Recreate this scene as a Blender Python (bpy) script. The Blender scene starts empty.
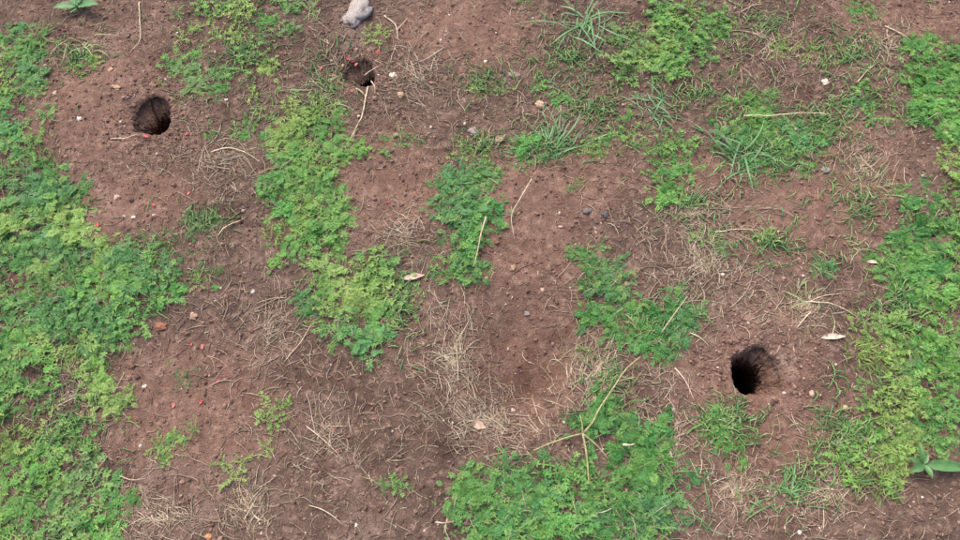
import bpy, math, random
import numpy as np
from mathutils import Vector, Matrix

random.seed(11)
rng = np.random.default_rng(11)
R = math.radians
scene = bpy.context.scene
COL = scene.collection

# ------------------------------------------------------------------ camera
TILT, DIST, HF = R(25.0), 1.35, R(62.0)
cam_d = bpy.data.cameras.new('camera')
cam_d.sensor_width = 36.0
cam_d.lens = 18.0 / math.tan(HF / 2)
cam_d.clip_start, cam_d.clip_end = 0.01, 500.0
cam = bpy.data.objects.new('camera', cam_d)
COL.objects.link(cam)
CAM = Vector((0, -DIST * math.sin(TILT), DIST * math.cos(TILT)))
cam.location = CAM
cam.rotation_euler = (TILT, 0, 0)
scene.camera = cam

# ------------------------------------------------------------------ sky, sun, exposure (bright overcast)
SUN_EL, SUN_AZ = R(58), R(-35)
world = bpy.data.worlds.new('World')
scene.world = world
world.use_nodes = True
wn = world.node_tree.nodes
bg = wn['Background']
sky = wn.new('ShaderNodeTexSky')
sky.sky_type = 'NISHITA'
sky.sun_disc = False
sky.sun_elevation, sky.sun_rotation = SUN_EL, SUN_AZ
sky.air_density, sky.dust_density, sky.ozone_density = 1.0, 6.0, 0.4
world.node_tree.links.new(sky.outputs['Color'], bg.inputs['Color'])
bg.inputs['Strength'].default_value = 0.15
sun_d = bpy.data.lights.new('sun', 'SUN')
sun_d.energy, sun_d.angle, sun_d.color = 1.2, R(55), (1.0, 0.94, 0.85)
sun = bpy.data.objects.new('sun', sun_d)
COL.objects.link(sun)
sv = Vector((math.sin(SUN_AZ) * math.cos(SUN_EL), math.cos(SUN_AZ) * math.cos(SUN_EL), math.sin(SUN_EL)))
sun.rotation_euler = sv.to_track_quat('Z', 'Y').to_euler()
sun.location = (0, 0, 5)
vs = scene.view_settings
vs.view_transform, vs.look, vs.gamma = 'Standard', 'None', 1.0
vs.exposure = 1.0
scene.render.engine = 'CYCLES'
scene.cycles.use_denoising = True
scene.cycles.filter_width = 1.5
scene.cycles.max_bounces = 5

# ------------------------------------------------------------------ photo pixel (960 x 540) -> point on the ground plane
TH = math.tan(HF / 2)
def px(x, y):
    u, v = (x - 480) / 480 * TH, (270 - y) / 480 * TH
    d = Vector((u, v * math.cos(TILT) + math.sin(TILT), v * math.sin(TILT) - math.cos(TILT)))
    t = -CAM.z / d.z
    p = CAM + d * t
    return np.array((p.x, p.y))
def mpp(x, y):                                  # metres a photo pixel spans sideways on the ground
    return abs(px(x + 1, y)[0] - px(x, y)[0])

# ------------------------------------------------------------------ noise
def perlin(x, y, seed=0):
    xi, yi = np.floor(x).astype(np.int64), np.floor(y).astype(np.int64)
    xf, yf = x - xi, y - yi
    def g(ix, iy):
        h = (ix * 374761393 + iy * 668265263 + seed * 974634777) & 0xffffffff
        h = ((h ^ (h >> 13)) * 1274126177) & 0xffffffff
        return ((h ^ (h >> 16)) & 0xffff) / 65536.0 * 2 * np.pi
    def dot(ix, iy, dx, dy):
        a = g(ix, iy)
        return np.cos(a) * dx + np.sin(a) * dy
    u, v = xf ** 3 * (xf * (xf * 6 - 15) + 10), yf ** 3 * (yf * (yf * 6 - 15) + 10)
    a = dot(xi, yi, xf, yf) * (1 - u) + dot(xi + 1, yi, xf - 1, yf) * u
    b = dot(xi, yi + 1, xf, yf - 1) * (1 - u) + dot(xi + 1, yi + 1, xf - 1, yf - 1) * u
    return (a * (1 - v) + b * v) * 1.4
def fbm(x, y, f, octs, seed=0, gain=0.5):
    s, a = 0, 1
    for o in range(octs):
        s = s + a * perlin(x * f + o * 7.3, y * f - o * 3.1, seed + o)
        f *= 2.03; a *= gain
    return s

# ------------------------------------------------------------------ burrow outlines (photo pixels)
HOLES = [
    dict(poly=[(142.6, 99.6), (148.5, 96.7), (158.9, 96.7), (164.8, 98.9), (168.5, 104), (170, 113), (171, 120.4), (167.8, 130.7),
               (161.9, 136), (153, 135.2), (142.6, 134.4), (135.2, 130.7), (133, 120), (135, 109)],
         down=(0.95, -0.2), ramp=(-1, 0.1), ramp_len=0.10, ramp_d=0.020, lip=0.045, k=0.74, lean=(-0.05, 0.38),
         label='burrow hole at upper left beside green weeds, left side sloping in', name='burrow_hole'),
    dict(poly=[(351.9, 82.2), (358.5, 84), (366, 85.6), (372.6, 83), (374.5, 77), (372.6, 69), (369, 59.3), (360, 54.8), (349.6, 56.3),
               (343.7, 62.2), (345, 74)],
         down=(0.75, -0.55), ramp=(-0.9, 0.45), ramp_len=0.09, ramp_d=0.03, lip=0.035, k=0.62, lean=(-0.12, 0.48),
         label='smallest burrow hole, ringed by red petals and dry stems near the top', name='burrow_hole'),
    dict(poly=[(733.3, 358.3), (741.7, 351.7), (753.3, 347.5), (765, 348.3), (770, 355), (777, 361.7), (781, 373.3), (782.5, 386.7),
               (771.7, 394.2), (751.7, 396.7), (740, 390), (734.2, 378.3), (732.5, 368.3)],
         down=(-1.0, -0.05), ramp=(1, 0.1), ramp_len=0.05, ramp_d=0.010, lip=0.04, k=0.75, lean=(0.20, 0.22),
         label='largest burrow hole, deep and dark in bare soil at right', name='burrow_hole'),
]
NA = 96
ANG = np.linspace(-np.pi, np.pi, NA, endpoint=False)
for k, h in enumerate(HOLES):
    P = np.array([px(*p) for p in h['poly']])
    c = P.mean(0)
    a = np.arctan2(P[:, 1] - c[1], P[:, 0] - c[0]); r = np.hypot(*(P - c).T)
    o = np.argsort(a); a, r = a[o], r[o]
    rr = np.interp(ANG, np.r_[a - 2 * np.pi, a, a + 2 * np.pi], np.r_[r, r, r])
    kern = np.array([0, 1, 2, 1, 0]) / 4
    rr = np.convolve(np.r_[rr[-2:], rr, rr[:2]], kern, 'valid')
    rr *= 1 + 0.06 * perlin(np.cos(ANG) * 4 + k * 9, np.sin(ANG) * 4, 3) + 0.07 * perlin(np.cos(ANG) * 11, np.sin(ANG) * 11 + k, 4)
    h['c'], h['r'] = c, rr
def hole_s(h, x, y):                             # 1 on the outline, metres outside it in the second value
    dx, dy = x - h['c'][0], y - h['c'][1]
    a, d = np.arctan2(dy, dx), np.hypot(dx, dy)
    rr = np.interp(a, np.r_[ANG, np.pi], np.r_[h['r'], h['r'][0]])
    return d / rr, d - rr, a

def ell(x, y, cx, cy, rx, ry, p=2.0):            # falloff 1 -> 0 of an ellipse given in photo pixels
    c = px(cx, cy); ex = mpp(cx, cy)
    ey = abs(px(cx, cy - 1)[1] - c[1])
    q = ((x - c[0]) / (rx * ex)) ** 2 + ((y - c[1]) / (ry * ey)) ** 2
    return np.exp(-q ** p)

def height(x, y, fine=True):
    x, y = np.asarray(x, float), np.asarray(y, float)
    wx = x + 0.03 * perlin(x * 6, y * 6, 21); wy = y + 0.03 * perlin(x * 6 + 5, y * 6, 22)
    h = 0.012 * fbm(x, y, 2.2, 3, 1)
    h = h - 0.038 * ell(wx, wy, 520, 360, 42, 56, 1.6)            # shallow dug-out pit
    h = h - 0.010 * ell(wx, wy, 392, 195, 45, 38)                 # worn hollow
    h = h - 0.007 * ell(wx, wy, 540, 240, 55, 45)
    h = h - 0.006 * ell(wx, wy, 850, 170, 45, 45)
    h = h + 0.008 * ell(wx, wy, 790, 350, 60, 40)
    h = h + 0.007 * ell(wx, wy, 105, 110, 55, 40)
    for k, H in enumerate(HOLES):
        s, d, a = hole_s(H, x, y)
        d = np.maximum(d, -0.004)
        ra = math.atan2(H['ramp'][1], H['ramp'][0])
        w = np.clip(np.cos(a - ra), 0, 1) ** 1.5
        h = h - H['ramp_d'] * w * np.exp(-(np.maximum(d, 0) / (H['ramp_len'] * 0.4)) ** 1.3)
        h = h - 0.003 * np.exp(-np.maximum(d, 0) / 0.005)
    if fine:
        rough = 0.55 + 0.75 * np.clip(fbm(x, y, 5, 2, 40) + 0.3, 0, 1)
        h = h + rough * (0.0036 * fbm(x, y, 16, 3, 9) + 0.0026 * np.abs(fbm(x, y, 60, 2, 12)))
    return h
def hz(x, y):
    return float(height(np.array([x]), np.array([y]))[0])

# ------------------------------------------------------------------ materials
def nodes(name):
    m = bpy.data.materials.new(name); m.use_nodes = True
    return m, m.node_tree.nodes, m.node_tree.links, m.node_tree.nodes['Principled BSDF']
def N(nt, typ, **kw):
    n = nt.new(typ)
    for k, v in kw.items(): setattr(n, k, v)
    return n
def mixc(nt, ln, fac, a, b, blend='MIX'):
    m = nt.new('ShaderNodeMix'); m.data_type = 'RGBA'; m.blend_type = blend
    for s, v in ((m.inputs[0], fac), (m.inputs[6], a), (m.inputs[7], b)):
        if hasattr(v, 'links') or isinstance(v, bpy.types.NodeSocket): ln.new(v, s)
        else: s.default_value = v if not isinstance(v, tuple) or len(v) == 4 else (*v, 1)
    return m.outputs[2]
def ramp(nt, ln, src, p0, p1):
    m = nt.new('ShaderNodeMapRange'); m.interpolation_type = 'SMOOTHSTEP'
    m.inputs[1].default_value, m.inputs[2].default_value = p0, p1
    ln.new(src, m.inputs[0]); return m.outputs[0]

def soil_material():
    m, nt, ln, b = nodes('soil')
    geo = nt.new('ShaderNodeNewGeometry')
    def noise(scale, det=4, rough=0.6, dist=0.0):
        n = nt.new('ShaderNodeTexNoise'); n.inputs['Scale'].default_value = scale
        n.inputs['Detail'].default_value = det; n.inputs['Roughness'].default_value = rough
        n.inputs['Distortion'].default_value = dist
        ln.new(geo.outputs['Position'], n.inputs['Vector']); return n.outputs['Fac']
    big, mid, small, tiny = noise(3.2, 4), noise(14, 5, 0.65, 0.4), noise(70, 5, 0.7), noise(330, 3, 0.7)
    at = N(nt, 'ShaderNodeAttribute', attribute_name='bare')
    red = mixc(nt, ln, ramp(nt, ln, mid, 0.35, 0.68), (0.184, 0.111, 0.085), (0.136, 0.080, 0.061))
    brown = mixc(nt, ln, ramp(nt, ln, mid, 0.38, 0.66), (0.122, 0.081, 0.065), (0.075, 0.049, 0.040))
    bm = nt.new('ShaderNodeMath'); bm.operation = 'MULTIPLY_ADD'; bm.inputs[1].default_value = 0.9; 
    ln.new(at.outputs['Fac'], bm.inputs[0]); ln.new(big, bm.inputs[2])
    c = mixc(nt, ln, ramp(nt, ln, bm.outputs[0], 0.42, 0.95), brown, red)
    c = mixc(nt, ln, ramp(nt, ln, small, 0.50, 0.68), c, mixc(nt, ln, 0.65, c, (0.30, 0.20, 0.155)))
    c = mixc(nt, ln, ramp(nt, ln, small, 0.47, 0.28), c, mixc(nt, ln, 0.6, c, (0.050, 0.032, 0.027)))
    c = mixc(nt, ln, ramp(nt, ln, tiny, 0.60, 0.74), c, mixc(nt, ln, 0.5, c, (0.36, 0.26, 0.21)))
    c = mixc(nt, ln, ramp(nt, ln, tiny, 0.42, 0.28), c, mixc(nt, ln, 0.5, c, (0.045, 0.030, 0.026)))
    dark_soil = N(nt, 'ShaderNodeAttribute', attribute_name='dark_soil')
    c = mixc(nt, ln, dark_soil.outputs['Fac'], c, mixc(nt, ln, 1.0, c, (0.58, 0.52, 0.50), 'MULTIPLY'))  # multiplies the soil colour darker inside the masked blotches
    pale = noise(6.5, 5, 0.7, 0.6)
    c = mixc(nt, ln, ramp(nt, ln, pale, 0.54, 0.72), c, mixc(nt, ln, 0.42, c, (0.29, 0.205, 0.17)))
    c = mixc(nt, ln, ramp(nt, ln, pale, 0.44, 0.30), c, mixc(nt, ln, 1.0, c, (0.66, 0.62, 0.60), 'MULTIPLY'))
    dust = N(nt, 'ShaderNodeAttribute', attribute_name='dust')
    c = mixc(nt, ln, dust.outputs['Fac'], c, (0.30, 0.235, 0.20))
    ln.new(c, b.inputs['Base Color'])
    b.inputs['Roughness'].default_value = 0.95
    b.inputs['Specular IOR Level'].default_value = 0.15
    add = nt.new('ShaderNodeMath'); add.operation = 'ADD'
    ln.new(small, add.inputs[0]); ln.new(tiny, add.inputs[1])
    bump = nt.new('ShaderNodeBump'); bump.inputs['Strength'].default_value = 0.95; bump.inputs['Distance'].default_value = 0.004
    ln.new(add.outputs[0], bump.inputs['Height']); ln.new(bump.outputs[0], b.inputs['Normal'])
    return m

def leaf_material(name, trans=0.36, rough=0.55, hue_spread=True):
    m, nt, ln, b = nodes(name)
    oi = nt.new('ShaderNodeObjectInfo')
    at = N(nt, 'ShaderNodeAttribute', attribute_name='tint')
    geo = nt.new('ShaderNodeNewGeometry')
    n = nt.new('ShaderNodeTexNoise'); n.inputs['Scale'].default_value = 60; ln.new(geo.outputs['Position'], n.inputs['Vector'])
    base = oi.outputs['Color']
    yel = mixc(nt, ln, 0.6, base, (0.26, 0.40, 0.10))
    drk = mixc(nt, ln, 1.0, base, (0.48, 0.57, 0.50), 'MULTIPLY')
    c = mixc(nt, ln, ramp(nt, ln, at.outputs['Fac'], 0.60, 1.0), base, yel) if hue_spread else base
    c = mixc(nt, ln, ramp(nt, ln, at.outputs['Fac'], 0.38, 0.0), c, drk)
    c = mixc(nt, ln, ramp(nt, ln, n.outputs['Fac'], 0.58, 0.36), c, mixc(nt, ln, 1.0, c, (0.75, 0.80, 0.75), 'MULTIPLY'))
    ln.new(c, b.inputs['Base Color'])
    b.inputs['Roughness'].default_value = rough
    b.inputs['Specular IOR Level'].default_value = 0.35
    tr = nt.new('ShaderNodeBsdfTranslucent')
    ln.new(mixc(nt, ln, 1.0, c, (1.1, 1.15, 0.6), 'MULTIPLY'), tr.inputs['Color'])
    mx = nt.new('ShaderNodeMixShader'); mx.inputs[0].default_value = trans
    ln.new(b.outputs[0], mx.inputs[1]); ln.new(tr.outputs[0], mx.inputs[2])
    ln.new(mx.outputs[0], nt['Material Output'].inputs['Surface'])
    return m

def plain_material(name, use_obj=True, rough=0.8, nscale=250, bump=0.3):
    m, nt, ln, b = nodes(name)
    geo = nt.new('ShaderNodeNewGeometry')
    n = nt.new('ShaderNodeTexNoise'); n.inputs['Scale'].default_value = nscale; n.inputs['Detail'].default_value = 4
    ln.new(geo.outputs['Position'], n.inputs['Vector'])
    if use_obj: base = nt.new('ShaderNodeObjectInfo').outputs['Color']
    else: base = N(nt, 'ShaderNodeAttribute', attribute_name='col').outputs['Color']
    c = mixc(nt, ln, ramp(nt, ln, n.outputs['Fac'], 0.35, 0.65), base, mixc(nt, ln, 1.0, base, (0.68, 0.64, 0.60), 'MULTIPLY'))
    ln.new(c, b.inputs['Base Color'])
    b.inputs['Roughness'].default_value = rough; b.inputs['Specular IOR Level'].default_value = 0.25
    bp = nt.new('ShaderNodeBump'); bp.inputs['Strength'].default_value = bump; bp.inputs['Distance'].default_value = 0.001
    ln.new(n.outputs['Fac'], bp.inputs['Height']); ln.new(bp.outputs[0], b.inputs['Normal'])
    return m

M_SOIL = soil_material()
M_LEAF = leaf_material('weed_leaf')
M_GRASS = leaf_material('grass_blade', 0.2, 0.45, False)
M_BROAD = leaf_material('broad_leaf', 0.2, 0.4, False)
M_STRAW = plain_material('dry_straw', True, 0.7, 180)
M_LITTER = plain_material('litter', False, 0.85, 220)
M_STONE = plain_material('pebble', True, 0.85, 320, 0.8)
M_PETAL = plain_material('petal', True, 0.6, 300)

# ------------------------------------------------------------------ mesh helpers
def mesh(name, V, F, mat, smooth=True, attr=None):
    me = bpy.data.meshes.new(name)
    me.from_pydata([tuple(v) for v in V], [], F)
    me.materials.append(mat)
    if smooth: me.polygons.foreach_set('use_smooth', np.ones(len(me.polygons), bool))
    if attr:
        for k, vals in attr.items():
            vals = np.asarray(vals, dtype=np.float32)
            if vals.ndim == 1:
                a = me.attributes.new(k, 'FLOAT', 'POINT'); a.data.foreach_set('value', vals)
            else:
                a = me.attributes.new(k, 'FLOAT_COLOR', 'POINT')
                a.data.foreach_set('color', np.c_[vals, np.ones(len(vals), np.float32)].ravel())
    me.update()
    return me
def big_mesh(name, V, F, mat, smooth=True, attr=None):           # F: (n, k) int array, k = 3 or 4
    V = np.asarray(V, np.float32); F = np.asarray(F, np.int32)
    me = bpy.data.meshes.new(name)
    k = F.shape[1]
    me.vertices.add(len(V)); me.vertices.foreach_set('co', V.ravel())
    me.loops.add(F.size); me.loops.foreach_set('vertex_index', F.ravel())
    me.polygons.add(len(F)); me.polygons.foreach_set('loop_start', np.arange(0, F.size, k, dtype=np.int32))
    me.polygons.foreach_set('loop_total', np.full(len(F), k, np.int32))
    me.polygons.foreach_set('use_smooth', np.full(len(F), smooth, bool))
    me.materials.append(mat)
    for kk, vals in (attr or {}).items():
        vals = np.asarray(vals, np.float32)
        if vals.ndim == 1:
            a = me.attributes.new(kk, 'FLOAT', 'POINT'); a.data.foreach_set('value', vals)
        else:
            a = me.attributes.new(kk, 'FLOAT_COLOR', 'POINT')
            a.data.foreach_set('color', np.c_[vals, np.ones(len(vals), np.float32)].ravel())
    me.update(calc_edges=True); me.validate()
    return me
def link(name, data, parent=None, loc=None, rot=None, sc=None, color=None):
    o = bpy.data.objects.new(name, data); COL.objects.link(o)
    if parent: o.parent = parent
    if loc is not None: o.location = loc
    if rot is not None: o.rotation_euler = rot
    if sc is not None: o.scale = (sc, sc, sc) if np.isscalar(sc) else sc
    if color is not None: o.color = (*color, 1)
    return o
def tag(o, label, cat, group=None):
    o['label'] = label; o['category'] = cat
    if group: o['group'] = group
    return o
def jit(c, s=0.12):
    k = 1 + random.uniform(-s, s)
    return tuple(max(0.004, v * k * (1 + random.uniform(-s, s) * 0.5)) for v in c)

# ------------------------------------------------------------------ ground
def axis(a, b, step, far, grow=1.35):
    core = np.arange(a, b + step / 2, step)
    lo, hi, s = [], [], step * 1.5
    p, q = core[0], core[-1]
    while p > -far:
        p -= s; q += s; lo.append(p); hi.append(q); s *= grow
    return np.r_[lo[::-1], core, hi]
gx, gy = axis(-1.06, 1.06, 0.0035, 60), axis(-0.53, 0.72, 0.0035, 60)
X, Y = np.meshgrid(gx, gy)
Z = height(X.ravel(), Y.ravel()).reshape(X.shape)
nx, ny = len(gx), len(gy)
idx = np.arange(nx * ny).reshape(ny, nx)
F = np.stack([idx[:-1, :-1], idx[:-1, 1:], idx[1:, 1:], idx[1:, :-1]], -1).reshape(-1, 4)
inside = np.zeros(nx * ny, bool)
for H in HOLES:
    s, d, a = hole_s(H, X.ravel(), Y.ravel())
    inside |= s < 1.07
F = F[~inside[F].any(1)]
BARE = [(520, 230, 60, 60), (520, 345, 50, 60), (390, 180, 50, 45), (770, 400, 70, 60), (100, 110, 60, 50), (850, 165, 55, 40), (460, 30, 60, 30),
        (190, 400, 70, 60), (120, 200, 60, 25), (700, 170, 40, 20), (560, 190, 60, 30), (830, 220, 60, 30), (900, 15, 60, 20), (790, 210, 60, 40)]
def bare(x, y):
    b = np.zeros(len(x))
    for e in BARE: b = np.maximum(b, ell(x, y, *e, 1.0))
    return b
def dust(x, y):
    n = np.clip(0.6 + fbm(x, y, 40, 3, 77), 0, 1)
    return 0.55 * n * (ell(x, y, 787, 366, 9, 14) + 0.6 * ell(x, y, 362, 28, 14, 14) + 0.5 * ell(x, y, 512, 76, 14, 8))
DARK_SOIL = [(528, 370, 32, 42, 1.0), (505, 320, 30, 40, .45), (395, 425, 70, 60, .40), (395, 195, 30, 25, .3), (250, 400, 50, 40, .25), (700, 175, 40, 15, .3), (740, 470, 50, 40, .3)]  # blotches of darker soil colour: the pit, the worn hollow, a few others
def dark_soil(x, y):
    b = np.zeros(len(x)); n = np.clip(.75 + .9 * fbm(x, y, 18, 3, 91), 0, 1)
    for a, bb, rx, ry, k in DARK_SOIL: b = np.maximum(b, k * ell(x, y, a, bb, rx, ry, 1.0))
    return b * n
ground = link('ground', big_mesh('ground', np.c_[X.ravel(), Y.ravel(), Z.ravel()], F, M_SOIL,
                                 attr={'bare': bare(X.ravel(), Y.ravel()), 'dust': dust(X.ravel(), Y.ravel()), 'dark_soil': dark_soil(X.ravel(), Y.ravel())}))
ground['kind'] = 'structure'

# ------------------------------------------------------------------ burrows: collar lying in the soil, then a slanting tunnel
def build_burrow(k, H):
    c, r = H['c'], H['r']
    dn = np.array(H['down']); dn = dn / np.hypot(*dn)
    V, Fc = [], []
    rings = []
    for s, off in ((1.5, -0.005), (1.36, 0.0), (1.24, 0.0012), (1.14, 0.0012), (1.06, 0.0008), (1.0, -0.001)):
        x, y = c[0] + np.cos(ANG) * r * s, c[1] + np.sin(ANG) * r * s
        rings.append(np.c_[x, y, height(x, y) + off])
    rim = rings[-1]
    zr = rim[:, 2].mean()
    nr = 40
    lip, kk = H['lip'], H['k']
    r_s = np.convolve(np.r_[r[-10:], r, r[:10]], np.ones(21) / 21, 'valid')
    q = dn * r.mean() * (1 - kk) * 0.85
    for j in range(1, nr + 1):
        d = 0.42 * (j / nr) ** 1.5
        u = min(1, d / lip); u = u * u * (3 - 2 * u)
        end = 1 - max(0, d - 0.36) / 0.06 * 0.8
        rad = (r * (1 - u) + (0.3 * r_s + 0.7 * r.mean()) * kk * u) * end
        w = 0.006 * perlin(np.cos(ANG) * 3 + k * 5, np.sin(ANG) * 3 + d * 45, 30 + k) + 0.0045 * perlin(np.cos(ANG) * 8 + k * 5 + d * 60, np.sin(ANG) * 8 + d * 80, 50 + k)
        w = w + 0.0016 * perlin(np.cos(ANG) * 20 + d * 150, np.sin(ANG) * 20 - d * 160, 60 + k)
        rad = rad + w * min(1, j / 3)
        sx, sy = q * u + np.array(H['lean']) * max(0, d - lip)
        x = c[0] + sx + np.cos(ANG) * rad; y = c[1] + sy + np.sin(ANG) * rad
        blend = max(0, 1 - d / 0.05)
        rings.append(np.c_[x, y, (zr * (1 - blend) + rim[:, 2] * blend) - d])
    V = np.concatenate(rings + [rings[-1].mean(0)[None]])
    n = len(rings)
    for i in range(n - 1):
        for q in range(NA):
            q2 = (q + 1) % NA
            Fc.append((i * NA + q, i * NA + q2, (i + 1) * NA + q2, (i + 1) * NA + q))
    for q in range(NA): Fc.append(((n - 1) * NA + q, (n - 1) * NA + (q + 1) % NA, n * NA))
    V = V - np.array([c[0], c[1], zr])
    Fc = [tuple(reversed(f)) for f in Fc]
    wx = V[:, 0] + c[0]; wy = V[:, 1] + c[1]
    o = link(H['name'], mesh('burrow', V, Fc, M_SOIL, False, attr={'bare': bare(wx, wy), 'dust': dust(wx, wy) * (V[:, 2] > -0.03)}), loc=(c[0], c[1], zr))
    tag(o, H['label'], 'burrow', 'burrow holes in the soil')
for k, H in enumerate(HOLES): build_burrow(k, H)

def in_hole(x, y, s=1.12):
    return any(hole_s(H, np.array([x]), np.array([y]))[0][0] < s for H in HOLES)

# ------------------------------------------------------------------ plants
class MB:
    def __init__(s): s.V, s.F, s.T = [], [], []
    def add(s, vs, fs, t):
        b = len(s.V); s.V += [tuple(v) for v in vs]; s.F += [tuple(i + b for i in f) for f in fs]; s.T += [t] * len(vs)
    def diamond(s, p, d, n, L, W, t, fold=0.0):
        w = d.cross(n).normalized() * W / 2
        m = p + d * L * 0.45
        s.add([p, m + w + n * fold * W, p + d * L, m - w + n * fold * W], [(0, 1, 2), (0, 2, 3)], t)
    def strip(s, pts, wv, wid, t, fold=0.0, up=Vector((0, 0, 1))):
        vs, fs = [], []
        for p, w in zip(pts, wid):
            vs += [p - wv * w / 2 + up * fold * w, p, p + wv * w / 2 + up * fold * w]
        for i in range(len(pts) - 1):
            a = i * 3
            fs += [(a, a + 1, a + 4, a + 3), (a + 1, a + 2, a + 5, a + 4)]
        s.add(vs, fs, t)
Zup = Vector((0, 0, 1))
def fern_leaf(mb, rnd, az, el, L, base, tint):
    h = Vector((math.cos(az), math.sin(az), 0))
    side0 = Vector((-math.sin(az), math.cos(az), 0))
    n = 7; pts, tans = [], []
    p = Vector(base); e = el
    for i in range(n):
        pts.append(p.copy()); d = h * math.cos(e) + Zup * math.sin(e); tans.append(d)
        p = p + d * L / (n - 1); e -= rnd.uniform(0.10, 0.26)
    roll = rnd.uniform(-0.5, 0.5)
    side = (side0 * math.cos(roll) + Zup * math.sin(roll)).normalized()
    mb.strip(pts, side, [L * 0.05 * (1 - 0.6 * i / (n - 1)) for i in range(n)], tint)
    for i in (2, 3, 4, 5, 6):
        d, p = tans[i], pts[i]
        nn = side.cross(d).normalized()
        if nn.z < 0: nn = -nn
        ll = L * (0.36, 0.42, 0.40, 0.33, 0.24)[i - 2] * rnd.uniform(.85, 1.15)
        for sg in (-1, 1):
            a = rnd.uniform(0.6, 1.0)
            ld = (d * math.cos(a) + side * sg * math.sin(a) + nn * rnd.uniform(-0.15, 0.4)).normalized()
            mb.diamond(p, ld, nn, ll, ll * 0.27, tint, -0.1)
            if i < 5:
                q = p + ld * ll * 0.4
                for s2 in (-1, 1):
                    l2 = (ld * math.cos(0.7) + nn.cross(ld) * s2 * math.sin(0.7) + nn * rnd.uniform(-.1, .3)).normalized()
                    mb.diamond(q, l2, nn, ll * 0.5, ll * 0.2, min(1, tint + 0.08))
        if i == n - 1: mb.diamond(p, d, nn, L * 0.28, L * 0.10, tint)
def fern_plant(seed, nl=30, rad=0.029):
    rnd = random.Random(seed); mb = MB()
    ls = (0.0145, 0.018, 0.022)[seed % 3]
    for i in range(nl):
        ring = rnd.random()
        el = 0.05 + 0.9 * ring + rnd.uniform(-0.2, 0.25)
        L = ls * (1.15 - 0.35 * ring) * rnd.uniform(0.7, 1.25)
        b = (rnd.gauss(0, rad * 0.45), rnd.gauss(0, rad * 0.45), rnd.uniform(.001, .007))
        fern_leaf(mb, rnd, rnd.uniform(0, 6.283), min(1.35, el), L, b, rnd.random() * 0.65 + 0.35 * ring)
    return mesh('fern_plant', mb.V, mb.F, M_LEAF, False, {'tint': mb.T})
def oval_leaf(mb, p, d, nn, L, W, t):
    w = d.cross(nn).normalized() * W / 2
    dr = nn * -0.12 * L
    vs = [p, p + d * L * .3 + w * .85 + nn * W * .12, p + d * L * .7 + w * .9 + nn * W * .1 + dr * .4, p + d * L + dr,
          p + d * L * .7 - w * .9 + nn * W * .1 + dr * .4, p + d * L * .3 - w * .85 + nn * W * .12, p + d * L * .5]
    mb.add(vs, [(0, 1, 6), (1, 2, 6), (2, 3, 6), (3, 4, 6), (4, 5, 6), (5, 0, 6)], t)
def creeper_plant(seed, ns=9, rad=0.038, leaf=0.0062):
    rnd = random.Random(seed); mb = MB()
    for i in range(ns):
        az = i * 2.39996 + rnd.uniform(-.5, .5); L = rad * rnd.uniform(0.5, 1.15); n = 6
        p = Vector((0, 0, 0.002)); e = rnd.uniform(0.15, 1.0); pts = []
        for k in range(n):
            h = Vector((math.cos(az), math.sin(az), 0)); d = h * math.cos(e) + Zup * math.sin(e)
            pts.append(p.copy())
            t = rnd.random()
            sd = Vector((-math.sin(az), math.cos(az), 0))
            if k:
                for sg in (-1, 1):
                    ld = (sd * sg + d * rnd.uniform(.1, .9) + Zup * rnd.uniform(.0, .6)).normalized()
                    nn = (Zup + Vector((rnd.gauss(0, .3), rnd.gauss(0, .3), 0))).normalized()
                    nn = (nn - ld * nn.dot(ld)).normalized()
                    s = leaf * rnd.uniform(0.7, 1.25)
                    oval_leaf(mb, p, ld, nn, s, s * 0.42, t)
            p = p + d * L / (n - 1); e = max(0.02, e - rnd.uniform(0.0, 0.3)); az += rnd.uniform(-.3, .3)
        for q in range(5):
            ld = Vector((math.cos(q * 1.3 + az), math.sin(q * 1.3 + az), rnd.uniform(.3, 1))).normalized()
            nn = (Zup - ld * ld.z).normalized()
            oval_leaf(mb, pts[-1], ld, nn, leaf * .8, leaf * .4, min(1, t + .25))
        mb.strip(pts, Vector((-math.sin(az), math.cos(az), 0)), [0.0012] * n, 0.95)
    return mesh('creeper_plant', mb.V, mb.F, M_LEAF, False, {'tint': mb.T})
def fine_plant(seed, nb=46, rad=0.03):
    rnd = random.Random(seed); mb = MB()
    for i in range(nb):
        az = rnd.uniform(0, 6.28); L = rad * rnd.uniform(.5, 1.2); e = rnd.uniform(.3, 1.45)
        p = Vector((rnd.gauss(0, rad * .35), rnd.gauss(0, rad * .35), 0)); pts = []
        for k in range(5):
            pts.append(p.copy()); h = Vector((math.cos(az), math.sin(az), 0))
            p = p + (h * math.cos(e) + Zup * math.sin(e)) * L / 4; e -= rnd.uniform(.0, .4)
        mb.strip(pts, Vector((-math.sin(az), math.cos(az), 0)), [.0011, .0015, .0014, .0010, .0002], rnd.random() * .8, 0.2)
    return mesh('fine_plant', mb.V, mb.F, M_LEAF, False, {'tint': mb.T})
PROTO = {'fern': [fern_plant(s, (62, 48, 36)[s % 3]) for s in range(9)],
         'creeper': [creeper_plant(100 + s, 8 + s % 3 * 2, .038, .005 + .001 * (s % 4)) for s in range(7)],
         'fine': [fine_plant(200 + s) for s in range(5)]}

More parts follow.
